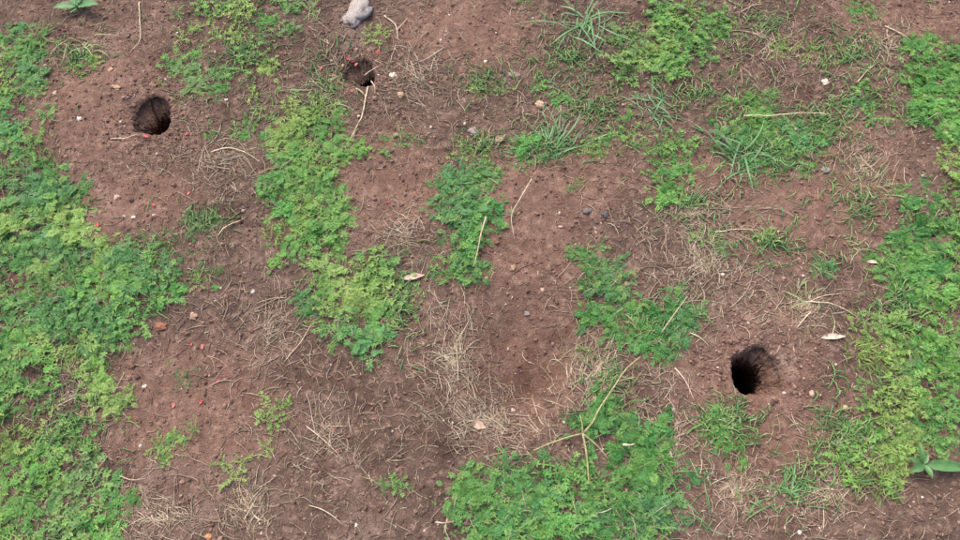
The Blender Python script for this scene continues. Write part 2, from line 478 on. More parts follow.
def in_poly(x, y, P):
    ins = False; j = len(P) - 1
    for i in range(len(P)):
        if (P[i][1] > y) != (P[j][1] > y) and x < (P[j][0] - P[i][0]) * (y - P[i][1]) / (P[j][1] - P[i][1]) + P[i][0]: ins = not ins
        j = i
    return ins
BRIGHT, MID, DEEP, YEL, COOL, DULL = (0.160, 0.355, 0.086), (0.114, 0.298, 0.077), (0.074, 0.245, 0.062), (0.25, 0.38, 0.110), (0.100, 0.268, 0.095), (0.160, 0.288, 0.106)
GREEN_PTS = []
def patch(name, label, cat, poly, mix, colors, spacing=0.023, cover=1.0, size=1.0, group='low green weed patches', gaps=(), inset=None):
    """poly in photo pixels; mix = list of plant kinds; one Empty per patch, each plant a part"""
    cx, cy = np.mean([p[0] for p in poly]), np.mean([p[1] for p in poly])
    W = np.array([px(*p) for p in poly])
    c = W.mean(0)
    root = link(name, None, loc=(c[0], c[1], hz(c[0], c[1])))
    root.empty_display_size = 0.02
    tag(root, label, cat, group)
    lo, hi = W.min(0), W.max(0)
    area = (hi - lo).prod()
    if inset is None: inset = .009 if area > .016 else .003
    pts, fr = [], {}
    lo, hi = lo - .024, hi + .024
    WP = [tuple(w) for w in W]
    Gp = [[tuple(px(*p)) for p in g] for g in gaps]
    for _ in range(int(area / spacing ** 2 * 22) + 30):
        x, y = random.uniform(lo[0], hi[0]), random.uniform(lo[1], hi[1])
        fringe = not (in_poly(x, y, WP) and (inset <= 0 or all(in_poly(x + dx, y + dy, WP) for dx, dy in ((inset, 0), (-inset, 0), (0, inset), (0, -inset)))))
        if fringe and not (random.random() < .06 and any(in_poly(x + dx, y + dy, WP) for dx, dy in ((.022, 0), (-.022, 0), (0, .022), (0, -.022)))): continue
        if any(in_poly(x, y, g) for g in Gp): continue
        if not fringe and float(perlin(np.array([x * 31]), np.array([y * 31]), 6)[0]) > (.30 if cover >= 1 else .20): continue
        if cover < 1 and float(fbm(np.array([x]), np.array([y]), 14, 2, 5)[0]) > (cover - 0.5) * 1.3: continue
        if in_hole(x, y, 1.5): continue
        if all((x - a) ** 2 + (y - b) ** 2 > spacing ** 2 for a, b in pts): pts.append((x, y)); fr[(x, y)] = fringe
    if not pts: pts = [(c[0], c[1])]
    if len(pts) > 295: print('MANY', label, len(pts))
    for x, y in pts[:295]:
        kind = random.choice(mix)
        tone = float(fbm(np.array([x]), np.array([y]), 7, 2, 15)[0])
        col = colors[int(np.clip((tone * 0.9 + 0.5 + random.uniform(-.3, .3)) * len(colors), 0, len(colors) - 1))]
        s = size * random.uniform(0.72, 1.22) * (random.uniform(.3, .7) if fr.get((x, y)) else 1)
        z = hz(x, y) - root.location.z - 0.002
        link('plant', random.choice(PROTO[kind]), root, (x - c[0], y - c[1], z),
             (random.gauss(0, .12), random.gauss(0, .12), random.uniform(0, 6.28)), (s, s, s * .72), jit(col, 0.16))
        GREEN_PTS.append((x, y))
    return root
def disc(cx, cy, rx, ry=None):
    ry = ry or rx * 0.9
    return [(cx + rx * math.cos(a) * random.uniform(.85, 1.15), cy + ry * math.sin(a) * random.uniform(.85, 1.15)) for a in np.arange(0, 6.28, .6)]
F1, C1, G1 = 'fern', 'creeper', 'fine'
patch('weed_mat', 'largest dense mat of ferny green weeds along the left edge', 'weeds',
      [(-70, 25), (-10, 32), (25, 33), (50, 38), (43, 52), (30, 62), (36, 80), (26, 100), (13, 115), (20, 130), (38, 150), (58, 172), (78, 190), (90, 205), (83, 225),
       (92, 238), (110, 243), (150, 240), (178, 238), (186, 256), (184, 282), (172, 298), (158, 315), (148, 328), (132, 342), (110, 348), (104, 368), (114, 385),
       (124, 408), (116, 420), (104, 415), (92, 398), (84, 372), (72, 362), (55, 378), (38, 392), (30, 408), (-70, 415)],
      [F1, F1, F1, C1, G1], [MID, MID, COOL, BRIGHT, YEL], 0.0262, 1.0, 1.05, gaps=[[(0, 262), (22, 258), (34, 278), (20, 300), (0, 302)]])
patch('weed_mat', 'paler weed mat with straws in the bottom left corner', 'weeds',
      [(-70, 415), (30, 420), (58, 414), (74, 420), (80, 440), (86, 460), (108, 482), (120, 500), (116, 560), (-70, 560)],
      [F1, F1, C1, C1, G1], [DULL, YEL, MID, BRIGHT], 0.025, 0.86, 1.0)
patch('weed_patch', 'loose scattered creeping weeds just right of the upper left burrow', 'weeds',
      [(168, 62), (180, 30), (188, 10), (212, -15), (260, -15), (300, -10), (322, 10), (298, 30), (282, 48), (275, 80), (278, 95), (255, 105), (230, 98), (200, 98), (174, 92)],
      [C1, C1, F1], [DULL, MID, BRIGHT, YEL], 0.032, 0.72, 0.85)
patch('weed_patch', 'tall bright green weed column between the upper left burrow and the worn hollow', 'weeds',
      [(282, 102), (310, 102), (338, 112), (350, 135), (348, 155), (338, 175), (342, 200), (345, 222), (328, 238), (300, 258), (282, 252), (268, 242), (276, 215), (268, 200), (272, 170), (279, 150), (268, 130)],
      [F1, F1, F1, C1, G1], [BRIGHT, BRIGHT, MID, YEL], 0.0235)
patch('weed_patch', 'green weed patch with yellowish lower right end, left of the pale dead leaf', 'weeds',
      [(312, 265), (330, 261), (352, 258), (385, 262), (400, 268), (392, 285), (385, 300), (392, 318), (390, 342), (380, 358), (370, 355), (358, 342), (340, 340), (327, 330), (313, 318), (306, 300), (311, 285)],
      [F1, F1, C1], [MID, DEEP, COOL, BRIGHT, YEL], 0.023)
patch('weed_patch', 'dark green weed strip standing alone in the middle above the pit', 'weeds',
      [(440, 182), (468, 170), (488, 174), (497, 195), (500, 212), (480, 222), (475, 245), (472, 272), (461, 283), (447, 280), (443, 263), (448, 240), (452, 225), (441, 205), (430, 195)],
      [F1, F1, C1], [DEEP, MID, COOL], 0.0215, inset=.002)
patch('weed_patch', 'compact weed clump at the foot of the bluish grass tuft, upper middle', 'weeds',
      [(508, 152), (528, 141), (550, 141), (567, 150), (562, 164), (545, 170), (522, 167)], [F1, C1, G1], [MID, COOL, DEEP], 0.022, 1, .85)
patch('weed_patch', 'sparse weeds around the tan pebble, upper middle', 'weeds',
      [(530, 80), (560, 76), (570, 93), (562, 108), (540, 100)], [C1, G1, F1], [MID, DULL, BRIGHT], 0.026, 1, .75)
patch('weed_patch', 'slanting leafy weed strip between two bluish grass tufts', 'weeds',
      [(576, 151), (590, 137), (612, 124), (633, 127), (640, 139), (620, 150), (600, 156), (582, 160)], [C1, F1], [BRIGHT, MID, YEL], 0.023, 1, .8)
patch('weed_patch', 'rounded bright weed clump below the grass tuft, right of centre top', 'weeds',
      [(650, 147), (680, 142), (698, 151), (702, 168), (688, 183), (668, 200), (657, 185), (648, 166)], [F1, C1], [BRIGHT, MID], 0.024, 1, .9)
patch('weed_patch', 'broad yellow-green weed patch at the top edge', 'weeds',
      [(615, 32), (640, 20), (660, 5), (700, 4), (733, 15), (735, 48), (714, 62), (690, 74), (660, 70), (640, 76), (616, 80), (607, 65), (613, 46)],
      [C1, C1, F1], [MID, BRIGHT, YEL, DULL], 0.024, 1, .95)
patch('weed_patch', 'ragged grassy weed patch below the white pebble, upper right', 'weeds',
      [(722, 107), (740, 100), (760, 93), (778, 102), (788, 120), (810, 119), (830, 126), (826, 142), (800, 148), (790, 162), (806, 173), (780, 176), (757, 180), (737, 168), (727, 150), (708, 154)],
      [F1, G1, F1], [MID, COOL, DEEP, BRIGHT], 0.024, .85, .9)
patch('weed_patch', 'weed patch touching the white pebble on its right', 'weeds',
      [(828, 106), (845, 92), (860, 82), (878, 87), (885, 105), (878, 122), (850, 119), (830, 114)], [F1, G1, C1], [MID, COOL, BRIGHT], 0.025, 1, .85)
patch('weed_patch', 'bright weed mat cut by the upper right edge', 'weeds',
      [(916, 42), (935, 34), (960, 46), (1030, 60), (1030, 215), (960, 192), (948, 182), (952, 160), (942, 140), (926, 128), (907, 114), (898, 95), (907, 70)],
      [F1, F1, C1], [BRIGHT, MID, MID, YEL], 0.024)
patch('weed_mat', 'dense weed mat at the right edge, halfway down', 'weeds',
      [(898, 188), (920, 192), (960, 203), (1030, 215), (1030, 320), (960, 308), (932, 296), (916, 314), (902, 298), (888, 278), (883, 255), (879, 241), (902, 226), (906, 206)],
      [F1, F1, C1], [MID, BRIGHT, DEEP], 0.0235)
patch('weed_mat', 'large weed mat right of the largest burrow, around the broad-leaved plant', 'weeds',
      [(853, 330), (880, 317), (920, 320), (960, 332), (1030, 340), (1030, 458), (960, 455), (932, 452), (912, 445), (906, 478), (888, 494), (876, 498), (866, 486), (852, 484), (838, 464), (842, 440),
       (828, 428), (832, 416), (860, 422), (880, 430), (877, 400), (872, 370), (854, 354)],
      [F1, F1, C1, C1, G1], [MID, BRIGHT, DULL, YEL], 0.0235, .93, inset=.004)
patch('weed_patch', 'narrow dark weed strip running down right of the pit', 'weeds',
      [(575, 247), (600, 252), (616, 262), (617, 285), (628, 305), (650, 315), (665, 303), (683, 303), (692, 320), (687, 343), (678, 357), (665, 352), (645, 348), (627, 341), (612, 332), (598, 319), (588, 308), (590, 290), (588, 265)],
      [F1, F1, C1], [DEEP, MID, COOL], 0.021, .97, .95, inset=.001)
patch('weed_mat', 'deep green ferny weed mat at the bottom centre under pale radiating stems', 'weeds',
      [(455, 480), (470, 466), (500, 461), (525, 458), (545, 454), (576, 459), (580, 470), (573, 490), (585, 498), (600, 480), (611, 459), (625, 449), (616, 433), (592, 428), (582, 412), (600, 398), (615, 408), (640, 422),
       (662, 428), (678, 442), (686, 465), (684, 493), (668, 510), (666, 560), (462, 560), (450, 512)],
      [F1, F1, F1, F1, C1, G1], [DEEP, DEEP, MID, COOL, MID], 0.0245, 1.0, 1.1, gaps=[[(505, 470), (520, 468), (522, 480), (508, 482)], [(566, 475), (585, 478), (583, 497), (568, 495)]])
patch('weed_patch', 'fine-leaved grassy clump below left of the largest burrow', 'weeds',
      [(700, 402), (723, 409), (742, 421), (752, 438), (740, 449), (722, 443), (707, 430)], [G1, G1, F1], [MID, BRIGHT, DULL], 0.021, 1, .9)
patch('weed_patch', 'yellow-green creeping weed chain on bare soil, lower left', 'weeds',
      [(264, 405), (276, 402), (282, 430), (274, 452), (250, 468), (240, 485), (230, 478), (232, 462), (255, 453), (266, 435)], [C1], [YEL, DULL], 0.022, 1, .7)
SMALL = [
    ('small weed sprouting below the right side of the upper left burrow', (205, 222, 17, 9), [F1, G1], [COOL, MID]),
    ('tiny flat weed left of the tall bright weed column', (214, 273, 14, 6), [F1, G1], [MID, COOL]),
    ('small yellow-green seedling above the round tan pebble, left', (200, 291, 8, 8), [C1], [YEL]),
    ('thin upright dull weed between the red petals, lower left', (184, 376, 9, 14), [C1, G1], [DULL, COOL]),
    ('small green weed on bare soil below the left petals', (166, 449, 13, 14), [F1, C1], [MID, BRIGHT]),
    ('tiny weed to the upper right of the small lower left weed', (189, 434, 8, 8), [C1], [MID]),
    ('small green weed alone in bare soil left of the bottom mat', (390, 492, 11, 11), [F1, C1], [MID, BRIGHT]),
    ('low round weed in straw left of the bright weed column top', (245, 131, 13, 10), [F1, C1], [MID, BRIGHT]),
    ('flat weed below the white pebble beside the smallest burrow', (396, 140, 17, 9), [F1, C1], [MID, DULL]),
    ('yellowish sparse weed above the dark middle strip', (472, 146, 18, 12), [C1], [YEL, DULL]),
    ('little weed right of the narrow strip, in straw', (710, 240, 12, 11), [F1, C1], [MID, DULL]),
    ('little weed in open soil above the upright grass sprout', (819, 266, 14, 8), [F1, G1], [COOL, MID]),
    ('yellow-green leafy weed left of the white pebble, farthest left of three', (781, 48, 11, 9), [C1], [YEL]),
    ('yellow-green leafy weed, middle of three by the white pebble', (807, 52, 10, 8), [C1], [YEL]),
    ('smallest of three yellow-green weeds, right above the white pebble', (826, 64, 5, 5), [C1], [YEL]),
    ('green weed at the top edge, far right', (862, 8, 22, 8), [F1, C1], [MID, BRIGHT]),
    ('yellow-green weed above the upper left burrow', (80, 66, 9, 8), [C1], [YEL, BRIGHT]),
    ('tiny pale weed right beside the one above the upper left burrow', (98, 64, 5, 5), [C1], [YEL]),
    ('tiny weed near the left edge of the upper left burrow soil', (52, 115, 9, 7), [C1], [DULL]),
    ('tiny sprout below the slanting weed strip, middle', (572, 188, 11, 8), [C1, G1], [YEL, MID]),
    ('small weed right below the grey stone at the top edge', (374, 31, 10, 8), [C1], [YEL, DULL]),
    ('tiny pale weed right of the straw below the upper left burrow', (211, 135, 6, 5), [C1], [BRIGHT]),
    ('thin weed among loose stalks at the top edge, left of the broad patch', (523, 4, 10, 6), [C1, G1], [MID]),
    ('sparse pale weed on bare soil left of the tan pebble, upper middle', (490, 84, 14, 10), [G1, C1], [DULL, YEL]),
    ('small weed in the straw right of the pit', (588, 352, 10, 8), [C1], [DULL, YEL]),
    ('yellow weeds right of the left middle patch', (405, 300, 12, 18), [C1], [YEL, DULL]),
    ('thin weed by the grass sprout in dry straw', (770, 238, 14, 8), [G1, C1], [DULL, YEL]),
]
for lab, (x, y, rx, ry), mx, cl in SMALL:
    patch('small_weed', lab, 'weed', disc(x, y, rx, ry), mx, cl, 0.017, 1, .55, 'small single weeds', (), 0)

# ---- grass tufts: every blade a part
def blade_mesh(L, W, el, bend, curl, n=9):
    mb = MB(); p = Vector((0, 0, 0)); e = el; az = 0; pts = []
    for k in range(n):
        pts.append(p.copy())
        p = p + Vector((math.cos(az) * math.cos(e), math.sin(az) * math.cos(e), math.sin(e))) * L / (n - 1)
        e -= bend / n; az += curl / n
    for q in pts: q.z = max(q.z, 0.002)
    wid = [W * (0.55 + 0.45 * math.sin(math.pi * min(1, k / (n - 1) * .8 + .12))) * (1 - (k / (n - 1)) ** 4 * 0.95) for k in range(n)]
    mb.strip(pts, Vector((0, 1, 0)), wid, random.random(), 0.22)
    return mesh('blade', mb.V, mb.F, M_GRASS, True, {'tint': mb.T})
def tuft(label, x, y, nb, Lpx, Wpx, col, spread=(0, 6.28), el=(0.15, 0.9), group='grass tufts'):
    c = px(x, y); s = mpp(x, y)
    root = link('grass_tuft', None, loc=(c[0], c[1], hz(*c))); root.empty_display_size = 0.02
    tag(root, label, 'grass', group)
    for i in range(int(nb * 1.8)):
        az = random.uniform(*spread)
        me = blade_mesh(Lpx * s * random.choice((.45, .7, .95, 1.25)) * random.uniform(.85, 1.15), Wpx * s * random.uniform(.28, .5), random.uniform(*el), random.uniform(.6, 2.0), random.uniform(-1.3, 1.3))
        bx, by = random.gauss(0, .016), random.gauss(0, .016)
        link('blade', me, root, (bx, by, hz(c[0] + bx, c[1] + by) - root.location.z - .001), (0, 0, az), None, jit(col, .2))
BLUE, GRN, PALE = (0.14, 0.27, 0.125), (0.11, 0.24, 0.085), (0.27, 0.31, 0.15)
tuft('bluish grass tuft rising from the compact weed clump, upper middle', 552, 148, 16, 36, 4, BLUE, (0.1, 2.6))
tuft('wide bluish grass tuft at the top edge, right of centre', 588, 28, 22, 42, 4.2, BLUE, (1.2, 7.2))
tuft('spidery bluish grass tuft above the rounded weed clump', 657, 108, 20, 26, 3.2, BLUE)
tuft('sprawling bluish grass tuft in the ragged grassy patch, upper right', 746, 160, 20, 42, 4.4, BLUE)
tuft('star-shaped dark grass tuft on soil at the bottom right', 788, 492, 15, 40, 5.0, GRN, el=(0.08, 0.45))
tuft('upright yellowish grass sprout above right of the largest burrow', 803, 296, 9, 22, 3, PALE, (0.6, 3.2), (.6, 1.2))
tuft('grass blades fanning above the upper left yellow-green weed', 88, 42, 12, 24, 2.6, PALE, (3.6, 6.6))
tuft('thin grass blades at the right of the sparse weeds, upper middle', 572, 88, 9, 26, 2.6, GRN)
tuft('short grass tuft beside the bottom mat at right', 700, 520, 8, 30, 3, GRN)
tuft('loose grass blades between two weed mats at lower left', 40, 462, 9, 34, 3.2, COOL, (0.4, 4))
tuft('pale grass tuft on soil left of the right-edge mat, halfway down', 845, 245, 9, 22, 2.6, PALE)
tuft('pale grass blades in straw below the patch touching the white pebble', 868, 190, 9, 26, 2.6, PALE)
tuft('thin pale grass tuft beside the bright weed column', 318, 95, 10, 26, 2.2, PALE)
tuft('fine grass tuft within the grassy clump below the largest burrow', 728, 428, 12, 24, 2.0, GRN, (0.3, 3))
tuft('pale grass tuft between the white pebble and the upper right mat', 880, 70, 9, 26, 2.4, PALE, (1, 4.5))

# ---- broad-leaved plants: every leaf a part
def broad_leaf_mesh(L, W, rise, droop):
    n = 11; V, Fc, T = [], [], []
    for i in range(n):
        t = i / (n - 1)
        w = W / 2 * max(0.05, math.sin(math.pi * min(1, t ** 0.85 * .97 + .03)) ** 0.8) if t < .999 else 0.0004
        if t < .14: w = min(w, W * .07 + W * .6 * t)
        z = rise * L * math.sin(t * 1.9) * .7 - droop * L * t * t + 0.003
        for k in (-2, -1, 0, 1, 2):
            V.append((t * L, k / 2 * w, z + abs(k) / 2 * w * .28 + (0.0007 * math.sin(t * 26) if abs(k) == 2 else 0) - (0.0006 if k == 0 else 0)))
            T.append(.5 if k else .75)
    for i in range(n - 1):
        for k in range(4):
            a = i * 5 + k; Fc.append((a, a + 1, a + 6, a + 5))
    return mesh('broad_leaf', V, Fc, M_BROAD, True, {'tint': T})
def broad(label, x, y, leaves, col):
    c = px(x, y); s = mpp(x, y)
    root = link('broad_leaf_plant', None, loc=(c[0], c[1], hz(*c) + .012)); root.empty_display_size = .02
    tag(root, label, 'plant')
    for az, L, W in leaves:
        link('leaf', broad_leaf_mesh(L * s, W * s, random.uniform(.15, .4), random.uniform(0, .12)), root, (0, 0, random.uniform(-.004, .003)), (0, 0, R(az)), None, jit(col, .1))
    V, Fc = [], []
    for i in range(5):
        for q in range(6): V.append((.0022 * math.cos(q), .0022 * math.sin(q) , .003 - i * .005))
    for i in range(4):
        for q in range(6): Fc.append((i * 6 + q, i * 6 + (q + 1) % 6, i * 6 + 6 + (q + 1) % 6, i * 6 + 6 + q))
    link('stem', mesh('stem', V, Fc, M_BROAD, True, {'tint': [.6] * len(V)}), root, None, None, None, col)
broad('plant with one long smooth pale green leaf at the right edge', 920, 466, [(-5, 46, 11.5), (95, 22, 6), (205, 17, 9), (285, 15, 6), (150, 15, 6), (60, 12, 5)], (0.090, 0.205, 0.072))
broad('broad-leaved seedling at the top left edge', 80, 12, [(185, 23, 9), (-4, 25, 10), (100, 20, 12), (60, 17, 8), (235, 9, 5)], (0.085, 0.215, 0.080))

# ------------------------------------------------------------------ dry straws and stems
def tube(pts, rads, flat=1.0, sides=5, zoff=0.0):
    V, Fc = [], []
    n = len(pts)
    for i, p in enumerate(pts):
        a, b = pts[max(0, i - 1)], pts[min(n - 1, i + 1)]
        d = (b - a).normalized(); sd = d.cross(Zup)
        sd = sd.normalized() if sd.length > 1e-4 else Vector((1, 0, 0)); up = sd.cross(d)
        for q in range(sides):
            t = 2 * math.pi * q / sides
            V.append(p + (sd * math.cos(t) + up * math.sin(t) * flat) * rads[i])
    for i in range(n - 1):
        for q in range(sides):
            a, b = i * sides + q, i * sides + (q + 1) % sides
            Fc.append((a, b, b + sides, a + sides))
    Fc.append(tuple(range(sides))[::-1]); Fc.append(tuple((n - 1) * sides + q for q in range(sides)))
    return V, Fc
def straw_path(x, y, az, L, curve, lift, n=9):
    P = []; px_, py_ = x, y; a = az; wob = random.uniform(-1, 1)
    for k in range(n):
        P.append((px_, py_)); a += curve / n + wob * math.sin(k * 1.1) * .10
        px_ += math.cos(a) * L / (n - 1); py_ += math.sin(a) * L / (n - 1)
    P = np.array(P); z = height(P[:, 0], P[:, 1])
    t = np.linspace(0, 1, n)
    lo = np.interp(t, [0, 1], [z[0], z[-1]])
    zz = np.maximum(z, lo * .6 + z * .4) + 0.0008 + lift * np.sin(math.pi * t) ** 1.2
    return [Vector((p[0], p[1], q)) for p, q in zip(P, zz)]
STRAW_COLS = [(0.44, 0.36, 0.265), (0.37, 0.295, 0.215), (0.52, 0.445, 0.345), (0.29, 0.225, 0.165), (0.40, 0.345, 0.265), (0.33, 0.26, 0.20)]
def straw_obj(name, pts, r, label, group, col, flat=.5, cat='straw'):
    c = pts[0].copy(); n = len(pts)
    rads = [r * (1 - .55 * i / (n - 1)) for i in range(n)]
    V, Fc = tube([p - c for p in pts], rads, flat)
    o = link(name, mesh('straw', V, Fc, M_STRAW), None, c, None, None, col)
    return tag(o, label, cat, group)
# tangles: (cx, cy, rx, ry, count of big straws, main direction in degrees, label)
TANGLES = [
    (705, 268, 52, 45, 34, 80, 'dry straw in the tangle above the largest burrow'),
    (690, 215, 50, 22, 16, 0, 'dry straw in the tangle under the rounded weed clump'),
    (598, 375, 32, 34, 24, 70, 'dry straw on the right rim of the shallow pit'),
    (455, 362, 32, 54, 21, 110, 'dry straw on the left rim of the shallow pit'),
    (495, 420, 52, 26, 22, 150, 'dry straw below the shallow pit'),
    (672, 440, 22, 60, 16, 100, 'dry straw between the bottom mat and the fine-leaved clump'),
    (222, 162, 45, 32, 20, 20, 'dry straw below right of the upper left burrow'),
    (420, 80, 58, 50, 22, 130, 'dry stem in the tangle right of the smallest burrow'),
    (335, 60, 22, 42, 10, 100, 'dry stem left of the smallest burrow'),
    (408, 235, 32, 22, 12, 160, 'dry straw in the worn hollow above the pale curled dead leaf'),
    (762, 40, 48, 48, 20, 70, 'dry straw left of the three yellow-green weeds'),
    (265, 325, 44, 48, 16, 45, 'dry straw below the tall bright weed column'),
    (165, 520, 44, 24, 12, 150, 'dry straw beside the bottom left mat'),
    (60, 398, 36, 28, 10, 40, 'dry straw between the two left mats'),
    (735, 495, 40, 38, 14, 60, 'dry straw left of the star-shaped tuft'),
    (835, 490, 36, 40, 14, 120, 'dry straw right of the star-shaped tuft'),
    (862, 165, 34, 40, 16, 60, 'dry straw below the patch touching the white pebble'),
    (800, 310, 32, 24, 12, 30, 'dry straw right above the largest burrow'),
    (248, 512, 18, 26, 10, 90, 'dry straw under the yellow-green chain'),
    (330, 440, 70, 70, 14, 130, 'thin dry stalk on the dark soil at lower centre left'),
    (890, 45, 40, 40, 10, 30, 'dry straw left of the upper right mat'),
    (560, 115, 36, 32, 8, 60, 'dry straw around the sparse upper middle weeds'),
]
for cx, cy, rx, ry, cnt, ang, lab in TANGLES:
    for i in range(round(cnt * (1.1 if 'pit' in lab else .6))):
        a, r = random.uniform(0, 6.28), abs(random.gauss(0, .75))
        x, y = cx + rx * r * math.cos(a), cy + ry * r * math.sin(a)
        c = px(x, y); s = mpp(x, y)
        if in_hole(*c, 1.5): continue
        L = random.choice((random.uniform(14, 28), random.uniform(22, 56))) * s
        az = R(ang) + random.gauss(0, .75)
        pts = straw_path(c[0], c[1], az, L, random.gauss(0, .8), random.uniform(0, .004))
        if any(in_hole(p.x, p.y, 1.15) for p in pts): continue
        straw_obj('dry_straw', pts, random.uniform(.32, .68) * s, lab, lab.replace('dry straw', 'dry straws').replace('dry stem', 'dry stems').replace('dry stalk', 'dry stalks'), jit(random.choice(STRAW_COLS), .12))
# stems that can be told apart: photo-pixel polylines
STEMS = [
    ('pale dead stem running down from the smallest burrow', [(368, 86), (366, 100), (361, 122), (345, 148)], 1.5),
    ('thin bent stalk standing in bare soil right of the dark weed strip', [(531, 186), (520, 205), (511, 222), (514, 243)], 1.1),
    ('straight pale stem above the upper left burrow', [(139, 2), (140, 20), (141, 42), (130, 54)], 1.1),
    ('long arched pale straw left of the tall weed column', [(213, 156), (230, 152), (248, 157), (263, 166)], 1.2),
    ('long pale straw slanting to the weed below the upper left burrow', [(219, 237), (228, 228), (247, 218)], 1.2),
    ('long curved straw on dark soil at the bottom, left of centre', [(310, 506), (322, 510), (334, 517), (344, 526)], 1.2),
    ('long thin straw crossing the dark soil, lower centre left', [(306, 426), (320, 437), (332, 448), (345, 461)], 1.0),
    ('pale straw across the dark weeds at right of the pit', [(660, 335), (672, 318), (685, 300)], 1.3),
    ('straw sloping away right of the narrow dark strip', [(676, 366), (686, 380), (696, 400)], 1.3),
    ('thin straw pointing at the largest burrow from the strip', [(690, 332), (700, 338), (710, 346)], 1.3),
    ('long pale straw above right of the largest burrow', [(797, 301), (815, 303), (835, 306), (860, 318)], 1.5),
    ('short pale straw below the long one above the largest burrow', [(811, 312), (802, 321), (794, 331)], 1.3),
    ('pale stalk leaning on the dark middle weed strip', [(486, 222), (481, 240), (478, 255), (474, 270)], 1.4),
    ('straight brown runner lying across the ragged grassy patch', [(742, 119), (770, 120), (800, 119), (830, 121)], 1.2),
    ('pale straw between the white pebble and its right patch', [(856, 84), (865, 74), (879, 62)], 1.3),
    ('pale runner stem pointing into the upper right mat', [(885, 26), (900, 34), (913, 42)], 1.4),
    ('thin straw overhanging the right side of the smallest burrow', [(364, 74), (373, 69), (382, 64)], 1.0),
    ('short straw below the smallest burrow, meeting the pale dead stem', [(356, 89), (362, 94), (366, 98)], 1.4),
    ('short curved straw on the lower edge of the smallest burrow', [(371, 80), (375, 88), (375, 95)], 1.3),
    ('thin curved straw at the lower left lip of the upper left burrow', [(112, 141), (128, 141), (143, 136)], 1.0),
    ('lone straw on red soil at lower left', [(106, 455), (100, 465), (92, 475)], 1.1),
    ('bent straw on the soil beside the lower left mat', [(118, 475), (132, 480), (146, 478)], 1.0),
    ('pale straw touching the bottom mat from the left', [(448, 520), (446, 532), (452, 545)], 1.3),
    ('straw lying out from the bottom mat on the left', [(436, 524), (445, 525), (455, 523)], 1.5),
    ('white straw lying on the bottom mat', [(622, 446), (628, 447), (634, 445)], 2.3),
]
def catmull(P, n=12):
    P = [np.array(p, float) for p in P]; P = [2 * P[0] - P[1]] + P + [2 * P[-1] - P[-2]]
    out = []
    segs = len(P) - 3
    for i in range(n):
        u = i / (n - 1) * segs; k = min(int(u), segs - 1); t = u - k
        a, b, c, d = P[k:k + 4]
        out.append(.5 * (2 * b + (c - a) * t + (2 * a - 5 * b + 4 * c - d) * t * t + (3 * b - a - 3 * c + d) * t ** 3))
    return out
def stem_pts(lab, poly, base):
    g = [px(*q) for q in catmull(poly)]
    return [Vector((q[0], q[1], hz(*q) + .0012 + base + .004 * math.sin(math.pi * i / 11))) for i, q in enumerate(g)]
for lab, poly, wpx in STEMS:
    over = any(k in lab for k in ('bottom mat', 'dark weed', 'grassy patch', 'middle weed'))
    straw_obj('dry_straw', stem_pts(lab, poly, .016 if over else 0), wpx * .62 * mpp(*poly[0]), lab, 'single dry straws', jit((0.50, 0.42, 0.31), .12), .75)
def stalked(name, label, cat, stems, col, base):
    """a dead plant of several stems: one thing, each stem a part"""
    c = px(*stems[0][1][0]); root = link(name, None, loc=(c[0], c[1], hz(*c))); root.empty_display_size = .02
    tag(root, label, cat)
    for nm, poly, wpx in stems:
        pts = [p - root.location for p in stem_pts('', poly, base)]
        V, Fc = tube(pts, [wpx * .6 * mpp(*poly[0]) * (1 - .35 * i / 11) for i in range(12)], .85, 6)
        link(nm, mesh('stem', V, Fc, M_STRAW), root, None, None, None, jit(col, .08))
stalked('trailing_weed', 'bare trailing weed whose pale green stems radiate over the bottom mat', 'weed',
        [('stem', [(582, 435), (565, 440), (548, 446), (533, 452)], 1.7), ('stem', [(582, 435), (585, 452), (587, 470), (588, 484)], 1.9),
         ('stem', [(582, 435), (592, 444), (600, 452), (608, 461)], 1.4), ('stem', [(582, 435), (581, 426), (579, 416)], 1.5),
         ('stem', [(582, 435), (592, 424), (597, 413), (611, 392), (625, 371), (640, 358)], 1.8)], (0.31, 0.31, 0.15), .014)
stalked('forked_twig', 'forked dead twig above right of the smallest burrow', 'twig',
        [('main_shoot', [(384, 14), (394, 23), (397, 30), (398, 40)], 1.4), ('side_shoot', [(397, 30), (402, 25), (407, 17)], 1.2)], (0.48, 0.40, 0.30), .001)

# ------------------------------------------------------------------ pebbles, petals, dead leaves
def ico(sub):
    t = (1 + 5 ** .5) / 2
    V = [(-1, t, 0), (1, t, 0), (-1, -t, 0), (1, -t, 0), (0, -1, t), (0, 1, t), (0, -1, -t), (0, 1, -t), (t, 0, -1), (t, 0, 1), (-t, 0, -1), (-t, 0, 1)]
    Fc = [(0, 11, 5), (0, 5, 1), (0, 1, 7), (0, 7, 10), (0, 10, 11), (1, 5, 9), (5, 11, 4), (11, 10, 2), (10, 7, 6), (7, 1, 8), (3, 9, 4), (3, 4, 2), (3, 2, 6), (3, 6, 8), (3, 8, 9), (4, 9, 5), (2, 4, 11), (6, 2, 10), (8, 6, 7), (9, 8, 1)]
    V = [np.array(v) / np.linalg.norm(v) for v in V]
    for _ in range(sub):
        cache, nf = {}, []
        def mid(a, b):
            k = (min(a, b), max(a, b))
            if k not in cache:
                m = V[a] + V[b]; V.append(m / np.linalg.norm(m)); cache[k] = len(V) - 1
            return cache[k]
        for a, b, c in Fc:
            x, y, z = mid(a, b), mid(b, c), mid(c, a)
            nf += [(a, x, z), (b, y, x), (c, z, y), (x, y, z)]
        Fc = nf
    return np.array(V), Fc
IV, IF = ico(2)
